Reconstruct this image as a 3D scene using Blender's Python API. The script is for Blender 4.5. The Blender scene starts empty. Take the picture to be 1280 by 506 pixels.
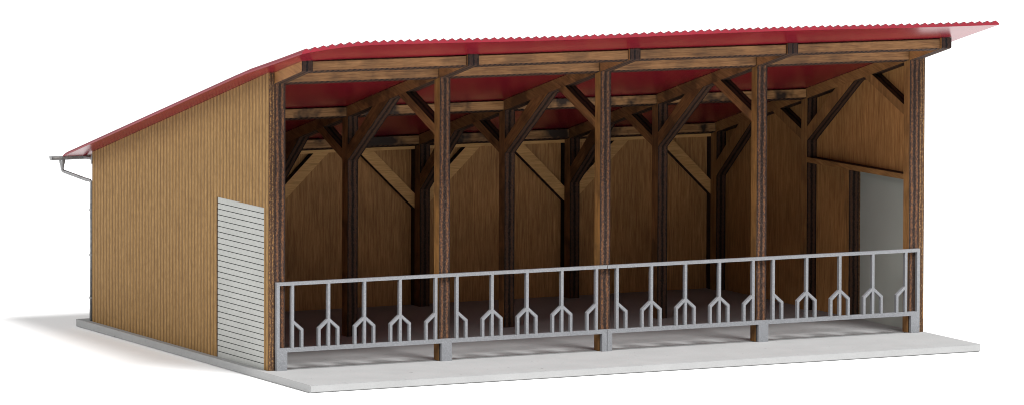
import bpy, bmesh, math, random
from mathutils import Vector, Matrix
random.seed(7)
S = 0.01                      # everything below is written in centimetres of the real model
scene = bpy.context.scene
COL = scene.collection

# ------------------------------------------------------------------ helpers
def tag(o, label=None, cat=None, group=None, kind=None):
    if label: o['label'] = label
    if cat: o['category'] = cat
    if group: o['group'] = group
    if kind: o['kind'] = kind
    return o

def empty(name, loc=(0, 0, 0), parent=None):
    o = bpy.data.objects.new(name, None)
    o.empty_display_size = S
    COL.objects.link(o)
    o.location = Vector(loc) * S
    if parent: o.parent = parent
    return o

def obj(name, bm, mats, parent=None, loc=(0, 0, 0), pick=None, smooth=False):
    bmesh.ops.recalc_face_normals(bm, faces=bm.faces)
    if pick:
        for f in bm.faces: f.material_index = pick(f)
    if smooth:
        for f in bm.faces: f.smooth = True
    for v in bm.verts: v.co = v.co * S
    me = bpy.data.meshes.new(name)
    bm.to_mesh(me); bm.free()
    for m in (mats if isinstance(mats, (list, tuple)) else [mats]): me.materials.append(m)
    o = bpy.data.objects.new(name, me)
    COL.objects.link(o)
    o.location = Vector(loc) * S
    if parent: o.parent = parent
    return o

def bx(bm, x0, x1, y0, y1, z0, z1):
    v = [bm.verts.new(p) for p in ((x0,y0,z0),(x1,y0,z0),(x1,y1,z0),(x0,y1,z0),(x0,y0,z1),(x1,y0,z1),(x1,y1,z1),(x0,y1,z1))]
    for f in ((0,3,2,1),(4,5,6,7),(0,1,5,4),(1,2,6,5),(2,3,7,6),(3,0,4,7)):
        bm.faces.new([v[i] for i in f])

def prism(bm, pts, a0, a1, axis=0):
    """extrude a polygon along an axis; pts are the two other coordinates in order"""
    def P(p, a):
        if axis == 0: return (a, p[0], p[1])
        if axis == 1: return (p[0], a, p[1])
        return (p[0], p[1], a)
    A = [bm.verts.new(P(p, a0)) for p in pts]
    B = [bm.verts.new(P(p, a1)) for p in pts]
    n = len(pts)
    caps = [bm.faces.new(A[::-1]), bm.faces.new(B)]
    for i in range(n):
        bm.faces.new((A[i], A[(i+1) % n], B[(i+1) % n], B[i]))
    for f in caps: f.normal_update()
    if n > 4: bmesh.ops.triangulate(bm, faces=caps)

def tube(bm, pts, r, n=14):
    rs = r if isinstance(r, (list, tuple)) else [r]*len(pts)
    pts = [Vector(p) for p in pts]
    rings = []
    up0 = None
    for i, p in enumerate(pts):
        if i == 0: d = pts[1]-p
        elif i == len(pts)-1: d = p-pts[i-1]
        else: d = (pts[i+1]-p).normalized() + (p-pts[i-1]).normalized()
        d.normalize()
        a = d.orthogonal().normalized() if up0 is None else (up0 - d*up0.dot(d)).normalized()
        up0 = a
        b = d.cross(a)
        rings.append([bm.verts.new(p + (a*math.cos(t)+b*math.sin(t))*rs[i]) for t in [2*math.pi*k/n for k in range(n)]])
    for r0, r1 in zip(rings, rings[1:]):
        for k in range(n): bm.faces.new((r0[k], r0[(k+1) % n], r1[(k+1) % n], r1[k]))
    bm.faces.new(rings[0][::-1]); bm.faces.new(rings[-1])

def newbm(): return bmesh.new()

# ------------------------------------------------------------------ materials
class N:
    def __init__(s, name):
        s.m = bpy.data.materials.new(name); s.m.use_nodes = True
        s.t = s.m.node_tree; s.t.nodes.clear()
        s.out = s.n('ShaderNodeOutputMaterial'); s.p = s.n('ShaderNodeBsdfPrincipled')
        s.l(s.p.outputs[0], s.out.inputs[0])
        tc = s.n('ShaderNodeTexCoord')
        sc = s.n('ShaderNodeVectorMath'); sc.operation = 'SCALE'; sc.inputs[3].default_value = 1/S
        s.l(tc.outputs['Object'], sc.inputs[0]); s.pos = sc.outputs[0]
        oi = s.n('ShaderNodeObjectInfo')
        k = s.n('ShaderNodeVectorMath'); k.operation = 'SCALE'; k.inputs[0].default_value = (37., 91., 53.)
        s.l(oi.outputs['Random'], k.inputs[3])
        ad = s.n('ShaderNodeVectorMath'); ad.operation = 'ADD'
        s.l(s.pos, ad.inputs[0]); s.l(k.outputs[0], ad.inputs[1]); s.rpos = ad.outputs[0]
        s.rand = oi.outputs['Random']
    def n(s, t): return s.t.nodes.new(t)
    def l(s, a, b): s.t.links.new(a, b)
    def val(s, sock, v):
        if isinstance(v, (int, float, tuple)): sock.default_value = v
        else: s.l(v, sock)
    def math(s, op, a, b=0.0, c=0.0):
        n = s.n('ShaderNodeMath'); n.operation = op
        s.val(n.inputs[0], a); s.val(n.inputs[1], b); s.val(n.inputs[2], c)
        return n.outputs[0]
    def mapping(s, v, rot=(0,0,0), scale=(1,1,1)):
        # rotate first, then stretch (two mapping nodes so the stretch follows the grain)
        a = s.n('ShaderNodeMapping'); s.l(v, a.inputs[0]); a.inputs[2].default_value = rot
        b = s.n('ShaderNodeMapping'); s.l(a.outputs[0], b.inputs[0]); b.inputs[3].default_value = scale
        return b.outputs[0]
    def noise(s, v, scale=1., detail=4., rough=.55):
        n = s.n('ShaderNodeTexNoise'); s.l(v, n.inputs['Vector'])
        n.inputs['Scale'].default_value = scale; n.inputs['Detail'].default_value = detail
        n.inputs['Roughness'].default_value = rough
        return n.outputs[0]
    def ramp(s, v, stops):
        r = s.n('ShaderNodeValToRGB'); s.l(v, r.inputs[0])
        e = r.color_ramp.elements
        while len(e) < len(stops): e.new(.5)
        for i, (p, c) in enumerate(stops):
            e[i].position = p; e[i].color = (c, c, c, 1) if isinstance(c, (int, float)) else (*c, 1)
        return r.outputs[0]
    def mix(s, f, a, b, mode='MIX'):
        n = s.n('ShaderNodeMix'); n.data_type = 'RGBA'; n.blend_type = mode
        s.val(n.inputs[0], f)
        for i, v in ((6, a), (7, b)):
            if isinstance(v, tuple): n.inputs[i].default_value = (*v, 1)
            else: s.l(v, n.inputs[i])
        return n.outputs[2]
    def sep(s, v):
        n = s.n('ShaderNodeSeparateXYZ'); s.l(v, n.inputs[0]); return n.outputs
    def bump(s, h, dist, strength=1.):
        n = s.n('ShaderNodeBump'); s.l(h, n.inputs['Height'])
        n.inputs['Distance'].default_value = dist*S; n.inputs['Strength'].default_value = strength
        s.l(n.outputs[0], s.p.inputs['Normal'])
    def done(s, col, rough, spec=.3):
        s.val(s.p.inputs['Base Color'], (*col, 1) if isinstance(col, tuple) else col)
        s.val(s.p.inputs['Roughness'], rough)
        s.p.inputs['Specular IOR Level'].default_value = spec
        return s.m

def wood(name, grain, dark, mid, light, blotch=0.0, vary=.25):
    """grain: rotation about X (radians) away from vertical, or 'x' for grain along the building"""
    s = N(name)
    if grain == 'x': v = s.mapping(s.rpos, (0,0,0), (.55, 9, 9))
    else: v = s.mapping(s.rpos, (grain, 0, 0), (9, 9, .55))
    g = s.noise(v, 1.6, 6, .62)
    f = s.noise(v, 4.2, 4, .7)
    c = s.ramp(g, [(.30, dark), (.50, mid), (.70, light)])
    c = s.mix(.55, c, s.ramp(f, [(.34, dark), (.5, mid), (.66, light)]))
    big = s.noise(s.rpos, .7, 2, .5)
    c = s.mix(1., c, s.ramp(big, [(.3, 1-vary), (.7, 1.0)]), 'MULTIPLY')
    if blotch:
        b = s.noise(s.rpos, 1.35, 3, .55)
        c = s.mix(s.ramp(b, [(.47, 0.), (.60, blotch)]), c, (.012, .008, .007))
    s.bump(g, .02, .35)
    return s.done(c, .62, .25)

def burnt(name, pitch=.15, along='z', dark=(.022,.014,.011), rust=(.19,.083,.034), pale=(.15,.10,.075)):
    """laser-cut ply edge: charred glue lines with rusty layers between, grainy"""
    s = N(name)
    x = s.sep(s.pos)[0]
    wb = s.noise(s.mapping(s.rpos, (0,0,0), (3, 3, 1.2)), 1., 2)
    x = s.math('ADD', x, s.math('MULTIPLY_ADD', wb, .08, -.04))
    w = s.math('ABSOLUTE', s.math('SINE', s.math('MULTIPLY', x, math.pi/pitch)))
    n1 = s.noise(s.mapping(s.rpos, (0,0,0), (28, 28, 14)), 1.2, 4, .7)
    n2 = s.noise(s.rpos, 24, 3, .7)
    k = s.math('MULTIPLY_ADD', n1, 1.5, -.86)
    k = s.math('ADD', s.math('MULTIPLY', w, .85), k)
    c = s.ramp(k, [(.22, dark), (.55, (.050,.028,.021)), (.95, rust)])
    c = s.mix(s.ramp(n2, [(.54, 0.), (.72, .55)]), c, pale)
    s.bump(n2, .03, .5)
    return s.done(c, .8, .15)

D0, D1, D2 = (.095,.038,.013), (.225,.100,.036), (.36,.175,.066)
W_POST = wood('wood_post', 0., D0, D1, D2, blotch=.45)
W_FRONT = wood('wood_front_post', 0., (.13,.058,.018), (.27,.130,.039), (.40,.205,.065), blotch=.35, vary=.4)
W_LIT = wood('wood_lit_end', 0., (.16,.070,.023), (.32,.155,.053), (.47,.25,.09), blotch=.2)  # frame wood with the stronger light at the end walls mixed into its colour
W_LITR = wood('wood_lit_end_rafter', math.radians(90-14.6), (.16,.070,.023), (.32,.155,.053), (.47,.25,.09), blotch=.2)
W_RAFT = wood('wood_rafter', math.radians(90-14.6), (.11,.045,.016), (.25,.115,.042), (.38,.19,.075), blotch=.5)
W_BR_A = wood('wood_brace_back', math.radians(68), D0, D1, D2, blotch=.45)
W_BR_B = wood('wood_brace_front', math.radians(-53), D0, D1, D2, blotch=.45)
W_PURL = wood('wood_purlin', 'x', (.13,.060,.022), (.32,.165,.062), (.48,.27,.115), blotch=.95)
W_PFR  = wood('wood_front_purlin', 'x', (.09,.040,.016), (.23,.115,.043), (.37,.20,.083), blotch=.3)
W_IN   = wood('wood_inner_wall', 0., (.22,.094,.029), (.43,.208,.070), (.63,.345,.13))
W_INBR = wood('wood_wall_brace', 'x', (.40,.21,.072), (.62,.345,.125), (.75,.45,.18))
BURNT = burnt('burnt_edge')
BURNT_W = burnt('burnt_wall_edge', .08, rust=(.30,.155,.055), dark=(.06,.03,.015), pale=(.36,.24,.12))
BURNT_D = burnt('burnt_dark_edge', .15, dark=(.011,.007,.005), rust=(.095,.040,.016), pale=(.085,.055,.038))
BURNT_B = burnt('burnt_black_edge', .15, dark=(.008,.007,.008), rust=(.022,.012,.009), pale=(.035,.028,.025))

def outer_wall(name):
    s = N(name)
    sp = s.sep(s.pos)
    g = s.noise(s.mapping(s.rpos, (0,0,0), (9, 9, 1.1)), 1.6, 6, .65)
    f = s.noise(s.mapping(s.rpos,(0,0,0),(1,1,.45)), 15, 3, .75)
    c = s.ramp(g, [(.3, (.17,.090,.028)), (.52, (.262,.150,.052)), (.75, (.345,.205,.077))])
    c = s.mix(.35, c, s.ramp(f, [(.35, (.11,.056,.015)), (.65, (.32,.195,.075))]))
    wob = s.noise(s.mapping(s.pos, (0,0,0), (1, 1, .5)), 1.2, 2)
    y = s.math('ADD', sp[1], s.math('MULTIPLY', wob, .02))
    fr = s.math('FRACT', s.math('DIVIDE', y, .2))
    d = s.math('ABSOLUTE', s.math('SUBTRACT', fr, .5))            # 0 mid .. .5 at the groove
    line = s.ramp(d, [(.22, 0.), (.40, 1.)])
    patch = s.noise(s.mapping(s.rpos, (0,0,0), (3, 5, .5)), 1.3, 3)
    k = s.math('MULTIPLY', line, s.ramp(patch, [(.3, .40), (.7, .80)]))
    c = s.mix(k, c, (.095,.045,.012))
    s.bump(s.math('SUBTRACT', 1., line), .03, .5)
    return s.done(c, .7, .2)
OUT = outer_wall('grooved_ply_wall')

def concrete():
    s = N('grey_card_base')
    a = s.noise(s.rpos, 1.1, 3, .5); b = s.noise(s.rpos, 22, 3, .7)
    c = s.ramp(a, [(.3, (.285,.287,.285)), (.7, (.325,.327,.325))])
    c = s.mix(.35, c, s.ramp(b, [(.3, (.27,.272,.27)), (.7, (.345,.347,.345))]))
    sp = s.noise(s.rpos, 6.5, 2, .5)
    c = s.mix(s.ramp(sp, [(.735, 0.), (.76, .75)]), c, (.09,.085,.08))
    s.bump(b, .02, .35)
    return s.done(c, .75, .25)
BASE = concrete()
def groove():
    s = N('seam_dark'); return s.done((.03,.03,.03), .9, .1)
SEAM = groove()
def shutter():
    s = N('grey_shutter')
    b = s.noise(s.rpos, 14, 3, .7)
    a = s.noise(s.rpos, .8, 2, .5)
    c = s.ramp(b, [(.3, (.31,.315,.295)), (.7, (.37,.375,.355))])
    c = s.mix(1., c, s.ramp(a, [(.3, .92), (.7, 1.)]), 'MULTIPLY')
    s.bump(b, .01, .2)
    return s.done(c, .5, .4)
SHUT = shutter()
def shutter_back():
    s = N('grey_shutter_back')
    a = s.noise(s.rpos, .6, 2, .5)
    return s.done(s.ramp(a, [(.3, (.33,.345,.31)), (.7, (.37,.385,.35))]), .32, .5)
SHUTB = shutter_back()
def silver():
    s = N('silver_grey_fence')
    b = s.noise(s.rpos, 40, 3, .7)
    a = s.noise(s.mapping(s.rpos, (0, .6, 0), (8, 8, 1)), 2., 3, .6)
    c = s.ramp(b, [(.30, (.15,.155,.165)), (.50, (.205,.21,.222)), (.76, (.34,.35,.365))])
    c = s.mix(.35, c, s.ramp(a, [(.3, (.17,.175,.185)), (.7, (.25,.255,.27))]))
    s.p.inputs['Metallic'].default_value = .15
    s.bump(b, .02, .4)
    return s.done(c, .42, .5)
SILV = silver()
def gutterm():
    s = N('grey_gutter')
    b = s.noise(s.rpos, 9, 3, .6)
    s.p.inputs['Metallic'].default_value = .25
    return s.done(s.ramp(b, [(.3, (.14,.14,.145)), (.7, (.27,.27,.27))]), .35, .5)
GUT = gutterm()
def redm():
    s = N('red_plastic_roof')
    a = s.noise(s.rpos, .45, 3, .5); b = s.noise(s.rpos, 10, 3, .6)
    c = s.ramp(a, [(.3, (.165,.004,.013)), (.7, (.205,.006,.017))])
    s.val(s.p.inputs['IOR'], 1.5)
    return s.done(c, .27, .30)
RED = redm()
def white():
    s = N('white_table')
    a = s.noise(s.rpos, .05, 2, .5)
    return s.done(s.ramp(a, [(.3, (.93,.93,.93)), (.7, (.95,.95,.95))]), .8, .1)
WHITE = white()

# ------------------------------------------------------------------ dimensions (cm)
X0, P, T = .16, 4.6, .30
D = 11.37
XR = X0 + 4*P + T            # 18.86, inner face of the right wall
W = XR + .16                 # 19.02
SL = .261
def low(y): return 7.20 - SL*y
def top(y): return 7.48 - SL*y

# ------------------------------------------------------------------ setting
bm = newbm(); bx(bm, -900, 900, -900, 900, -6, -.203)
g = obj('ground', bm, WHITE); tag(g, kind='structure')

# base plate: apron and floor parted by a thin cut line along the post feet
bm = newbm()
bx(bm, -.18, W+.03, -2.90, 12.05, -.19, -.03)
o1 = newbm()
base = empty('base_plate', (0, 0, -.19))
tag(base, 'thin pale grey base plate under the wooden shed, its apron free in front', 'base plate')
bm.free(); o1.free()
bm = newbm(); prism(bm, [(-.18,-2.90),(W+.03,-2.90),(W+.03,.02),(-.18,.02)], 0, .19, 2)
bmesh.ops.bevel(bm, geom=[e for e in bm.edges if all(v.co.y < -2.8 for v in e.verts)], offset=.018, segments=2, affect='EDGES')
obj('apron', bm, BASE, base)
bm = newbm(); prism(bm, [(-.18,.0201),(.10,.0201),(.10,.170),(W-.08,.170),(W-.08,.0201),(W+.03,.0201),(W+.03,12.05),(-.18,12.05)], 0, .19, 2)
obj('floor_panel', bm, BASE, base)
bm = newbm(); bx(bm, .101, W-.081, .0205, .1695, .002, .10)
obj('seam', bm, SEAM, base)

# ------------------------------------------------------------------ the shed
shed = empty('cattle_shed')
tag(shed, 'open-fronted wooden shed with red corrugated sloping roof and grey shutter in its side', 'shed')

def xface(inner_sign, a=0, b=1, c=2):
    """outer face -> a, inner face -> b, everything else -> c ; inner_sign = +1 when inside is +X"""
    def f(fc):
        n = fc.normal
        if abs(n.x) > .7: return b if n.x*inner_sign > 0 else a
        return c
    return f

def slats(bm, xa, xb, y0, y1, z0, z1, n, sign):
    """ribbed panel, grooves cut into the outer face xa"""
    p = (z1-z0)/n; g, d = .018, .016
    prof = [(xb, z0)]
    prof.append((xb, z1))
    z = z1
    prof.append((xa, z1))
    for i in range(1, n):
        zz = z1 - i*p
        prof += [(xa, zz+g/2), (xa+sign*d, zz+g/4), (xa+sign*d, zz-g/4), (xa, zz-g/2)]
    prof.append((xa, z0))
    prism(bm, prof, y0, y1, 1)

for side in (0, 1):
    xa, xb = (0., .16) if side == 0 else (W, XR)
    x0, x1 = min(xa, xb), max(xa, xb)
    bm = newbm()
    pts = [(0,.001),(.27,.001),(.27,4.08),(3.18,4.08),(3.18,.001),(D,.001),(D,top(D)+.005),(0,top(0)+.005)]
    prism(bm, pts, 0 if side == 0 else 0, .158, 0)
    wl = obj('side_wall', bm, [OUT, W_IN, BURNT_W], shed, (x0 if side == 0 else XR+.002, 0, 0), xface(1 if side == 0 else -1))
    bm = newbm()
    if side == 0: slats(bm, .018, .12, .275, 3.165, .002, 4.075, 28, 1)
    else: slats(bm, .142, .04, .275, 3.165, .002, 4.075, 28, -1)
    obj('roller_shutter', bm, [SHUT, SHUTB, SEAM], wl, (0,0,0), lambda f: 2 if (f.calc_area() < .2 and abs(f.normal.y) < .5 and f.calc_center_median().z > .02 and f.calc_center_median().z < 4.06 and f.calc_area() < .1) else 1 if (f.normal.x*(1 if side == 0 else -1) > .9 and abs(f.calc_center_median().x-(.12 if side == 0 else .04)) < .005) else 0)
wl['label'] = 'right side wall seen from inside with a plain grey shutter back'

# rear wall and its wall framing
bm = newbm(); bx(bm, .1605, XR-.0005, 11.19, 11.35, .001, top(11.2)-.01)
rear = obj('rear_wall', bm, [OUT, W_IN, BURNT_W], shed, (0,0,0), lambda f: (1 if f.normal.y < -.7 else 0 if f.normal.y > .7 else 2))
def yface(f): return 0 if f.normal.y < -.7 else 1
YF, YB = 10.955, 11.188
for k in range(5):
    bm = newbm(); x = X0+k*P; bx(bm, x+.003, x+T-.003, YF, YB, .002, 4.27)
    obj('stud', bm, [W_POST, BURNT_B], rear, pick=yface)
for k in range(4):
    a, b = X0+k*P+T, X0+(k+1)*P
    bm = newbm(); bx(bm, a-.14, b+.14, YF, YB, 4.272, 4.48)
    obj('top_rail', bm, [W_INBR, BURNT_B], rear, pick=yface)
    for s_, x in ((1, a), (-1, b)):
        bm = newbm()
        e = 4.271
        pts = [(x, 2.66), (x+s_*1.70, e), (x+s_*1.25, e), (x, 3.06)]
        prism(bm, pts, YF, YB, 1)
        obj('wall_brace', bm, [W_INBR, BURNT_B], rear, pick=yface)

# five transverse frames
def xf(f): return 0 if abs(f.normal.x) > .7 else 1
def polypart(name, pts, mat, parent, edge=BURNT_D):
    bm = newbm(); prism(bm, pts, 0, T, 0)
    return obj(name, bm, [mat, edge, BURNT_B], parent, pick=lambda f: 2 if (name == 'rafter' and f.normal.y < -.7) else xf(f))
def timber_frame(end):
    fr = empty('timber_frame', (X0, 0, 0), shed)
    for y0, y1, wm in ((0,.30,W_FRONT), (5.48,5.81,W_POST), (10.62,10.95,W_POST)):
        polypart('post', [(y0,.001),(y1,.001),(y1,low(y1)),(y0,low(y0))], wm, fr, BURNT if wm is W_FRONT else BURNT_D)
    polypart('rafter', [(-1.62,low(-1.62)+.02),(-1.60,low(-1.6)),(11.18,low(11.18)),(11.18,top(11.18)),(-1.62,top(-1.62))], W_RAFT, fr)
    polypart('brace', [(.30,5.73),(2.41,low(2.41)),(1.997,low(1.997)),(.30,6.0)], W_BR_A, fr)
    polypart('brace', [(5.48,4.62),(5.48,5.0),(3.95,low(3.95)),(2.95,low(2.95))], W_BR_B, fr)
    polypart('brace', [(5.81,4.62),(7.42,low(7.42)),(7.0,low(7.0)),(5.81,4.90)], W_BR_A, fr)
    polypart('brace', [(10.62,3.2),(10.62,3.62),(9.35,low(9.35)),(8.5,low(8.5))], W_BR_B, fr)
    return fr
def copy_tree(o, parent):
    c = o.copy(); COL.objects.link(c); c.parent = parent
    for ch in o.children: copy_tree(ch, c)
    return c
f0 = timber_frame(True)
for k in range(1, 5):
    c = copy_tree(f0, shed); c.location.x = (X0+k*P)*S
    if k == 4: f4 = c
for fr in (f0, f4):                       # same wood; brighter light on the two end frames painted as a lighter colour
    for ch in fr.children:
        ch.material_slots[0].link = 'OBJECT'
        ch.material_slots[0].material = W_LITR if ch.name.startswith('rafter') else W_LIT
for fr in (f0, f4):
    polypart('wall_rail', [(.30,4.02),(5.48,4.02),(5.48,4.16),(.30,4.16)], W_LITR, fr)
    polypart('shutter_post', [(3.18,.001),(3.44,.001),(3.44,4.02),(3.18,4.02)], W_LIT, fr)

# purlins between the frames, in four rows
for (ya, yb, mat) in ((-1.56,-1.30,W_PFR), (.03,.28,W_PFR), (5.51,5.77,W_PURL), (10.65,10.91,W_PURL)):
    for k in range(4):
        a, b = X0+k*P+T+.002, X0+(k+1)*P-.002
        bm = newbm()
        prism(bm, [(ya,low(ya)+.005),(yb,low(yb)+.005),(yb,top(yb)-.012),(ya,top(ya)-.012)], a, b, 0)
        bmesh.ops.recalc_face_normals(bm, faces=bm.faces)
        bmesh.ops.bevel(bm, geom=bm.edges[:], offset=.02, segments=1, affect='EDGES')
        obj('purlin', bm, [mat, BURNT_D], shed, pick=lambda f: 0 if abs(f.normal.y) > .9 else 1)

# roof sheet: ribbed on top, smooth beneath; its front left corner droops a little
bm = newbm()
XL, XRR, YA, YBK = -.60, 19.30, -3.28, 11.95
NW, PER = 85, 6
nx = NW*PER
ys = [YA, YA+.02, -2.6, -2.0, -1.3, -.6, 0, 1, 2.5, 4, 6, 8, 10, YBK]
def zbase(x, y):
    z = 7.49 - SL*y
    u = max(0., 1-(x-XL)/2.1); v = max(0., min(1., (.2-y)/3.4))
    return z - .16*u*u*v + .02*math.sin(x*.55+1.)*max(0, min(1, -(y+1.6)/1.5))
TH, RH = .035, .085
topv, botv = [], []
for j, y in enumerate(ys):
    rt, rb = [], []
    for i in range(nx+1):
        x = XL + (XRR-XL)*i/nx
        ph = (i % PER)/PER
        h = RH*(1-abs(2*ph-1))**.8
        rt.append(bm.verts.new((x, y, zbase(x, y)+TH+h)))
        if i % PER == 0: rb.append(bm.verts.new((x, y, zbase(x, y))))
    topv.append(rt); botv.append(rb)
for j in range(len(ys)-1):
    for i in range(nx): bm.faces.new((topv[j][i], topv[j][i+1], topv[j+1][i+1], topv[j+1][i]))
    for i in range(NW): bm.faces.new((botv[j][i], botv[j+1][i], botv[j+1][i+1], botv[j][i+1]))
    bm.faces.new((topv[j][0], topv[j+1][0], botv[j+1][0], botv[j][0]))
    bm.faces.new((topv[j][-1], botv[j][-1], botv[j+1][-1], topv[j+1][-1]))
for j in (0, -1):
    for i in range(NW):
        t = topv[j][i*PER:(i+1)*PER+1]
        f = [botv[j][i]] + t + [botv[j][i+1]]
        bm.faces.new(f)
obj('roof', bm, RED, shed)

# rain gutter behind the low eave
bm = newbm()
GY, GZ, GR, GT = 12.08, 4.37, .105, .02
prof = [(GY+GR*math.cos(t), GZ+GR*math.sin(t)) for t in [math.pi+math.pi*k/12 for k in range(13)]]
prof += [(GY+(GR-GT)*math.cos(t), GZ+(GR-GT)*math.sin(t)) for t in [2*math.pi-math.pi*k/12 for k in range(13)]]
prism(bm, prof, -.90, 19.45, 0)
for a in (-.905, 19.43):
    prism(bm, [(GY+GR*math.cos(t), GZ+GR*math.sin(t)) for t in [math.pi+math.pi*k/12 for k in range(13)]], a, a+.025, 0)
gut = obj('gutter', bm, GUT, shed)
for x in [.02+i*3.79 for i in range(6)]:
    bm = newbm(); bx(bm, x-.02, x+.05, 11.35, 12.0, 4.30, 4.36); bx(bm, x-.035, x+.065, 11.352, 11.42, 4.20, 4.46)
    obj('gutter_bracket', bm, GUT, gut)
bm = newbm()
PX = .01
tube(bm, [(-.57,GY,4.30),(-.57,GY,4.20),(-.57,GY,4.12),(-.57,GY,4.02),(-.55,GY-.02,3.975),(-.50,GY-.06,3.95),(-.10,11.60,3.775),(PX,11.53,3.745),(PX,11.47,3.70),(PX,11.47,.001)],
     [.08,.08,.055,.045,.045,.045,.045,.042,.040,.040])
dp = obj('downpipe', bm, GUT, gut, smooth=True)
for z in (2.95, 1.75, .6):
    bm = newbm(); tube(bm, [(PX,11.47,z),(PX,11.47,z+.05)], .052); bx(bm, PX, PX+.1, 11.34, 11.47, z+.01, z+.05)
    obj('pipe_clip', bm, GUT, dp)

# ------------------------------------------------------------------ feed fences (two, each across two bays)
FY0, FY1 = -.115, -.012
def make_fence(xs, xe, first):
    e = empty('feed_fence', (xs, 0, 0))
    def r(v): return v - xs
    def part(name, rects=(), polys=()):
        bm = newbm()
        for a, b, c, d in rects: bx(bm, r(a), r(b), FY0, FY1, c, d)
        for p in polys: prism(bm, [(r(u), w) for u, w in p], FY0, FY1, 1)
        return obj(name, bm, SILV, e)
    part('top_rail', [(xs, xe, 2.14, 2.225)])
    part('bottom_rail', [(xs, xe, .46, .565)])
    k0 = 0 if first else 2
    if first: part('end_stile', [(xs, xs+.085, .565, 2.14)])
    else: part('end_stile', [(xe-.085, xe, .565, 2.14)])
    for k in range(k0, k0+3):
        a = X0+k*P+.02; b = a+.29
        a, b = max(a, xs), min(b, xe)
        part('foot_plate', [(a, b, .001, .46)])
    for k in range(k0, k0+2):
        for j in range(5):
            x = .62 + k*P + j
            h = .037
            polys = []
            for s_ in (-1, 1):
                if (j == 0 and s_ < 0) or (j == 4 and s_ > 0): continue
                w = .033
                polys.append([(x+s_*h, 1.16), (x+s_*(.262-w), .99), (x+s_*(.262-w), .5651), (x+s_*(.262+w), .5651), (x+s_*(.262+w), 1.03), (x+s_*h, 1.25)])
            part('upright', [(x-h, x+h, .5651, 2.1399)], polys)
    return e
XM = X0 + 2*P + .02 + .145
fa = make_fence(.175, XM-.008, True)
tag(fa, 'grey feed fence across the two bays nearest the shuttered outer side wall', 'fence', 'grey feed fences along the open front')
fb = make_fence(XM+.008, 18.84, False)
tag(fb, 'grey feed fence across the two bays farthest from the shuttered outer side wall', 'fence', 'grey feed fences along the open front')

# ------------------------------------------------------------------ camera (shift lens)
q = dict(cx=-63.54618978, cy=-139.784716, cz=19.92848, yaw=.46620134, pitch=-.0527429, roll=.00362456, f=7690.01, sy=-124.50776)
cy, sy = math.cos(q['yaw']), math.sin(q['yaw']); cp, sp = math.cos(q['pitch']), math.sin(q['pitch'])
F = Vector((sy*cp, cy*cp, sp)); Rt = Vector((cy, -sy, 0)); U = Rt.cross(F)
cr, sr = math.cos(q['roll']), math.sin(q['roll'])
R2 = Rt*cr + U*sr; U2 = -Rt*sr + U*cr
cam = bpy.data.cameras.new('camera'); co = bpy.data.objects.new('camera', cam); COL.objects.link(co)
m = Matrix((R2, U2, -F)).transposed().to_4x4()
m.translation = Vector((q['cx'], q['cy'], q['cz']))*S
co.matrix_world = m
cam.sensor_width = 36; cam.lens = q['f']/1280*36
cam.shift_y = (q['sy']-253)/1280
cam.clip_start = .05; cam.clip_end = 100
scene.camera = co

# ------------------------------------------------------------------ light
w = bpy.data.worlds.new('World'); scene.world = w; w.use_nodes = True
bg = w.node_tree.nodes['Background']; bg.inputs[0].default_value = (1, 1, 1, 1); bg.inputs[1].default_value = .34
def area(name, direction, dist, size, power, target=(9, 4, 2), col=(1, 1, 1)):
    L = bpy.data.lights.new(name, 'AREA'); L.shape = 'SQUARE'; L.size = size*S; L.energy = power; L.color = col
    o = bpy.data.objects.new(name, L); COL.objects.link(o)
    d = Vector(direction).normalized()
    o.location = (Vector(target) + d*dist)*S
    o.rotation_euler = (-d).to_track_quat('-Z', 'Y').to_euler()
    return o
el = math.radians(56)
area('key_softbox', (.31*math.cos(el), -.94*math.cos(el), math.sin(el)), 520, 165, 460)
area('fill_softbox', (-.78, -.46, .62), 520, 240, 170)

scene.view_settings.view_transform = 'Standard'; scene.view_settings.look = 'None'
scene.view_settings.exposure = 0; scene.view_settings.gamma = 1
scene.render.engine = 'CYCLES'
scene.cycles.filter_width = 1.0
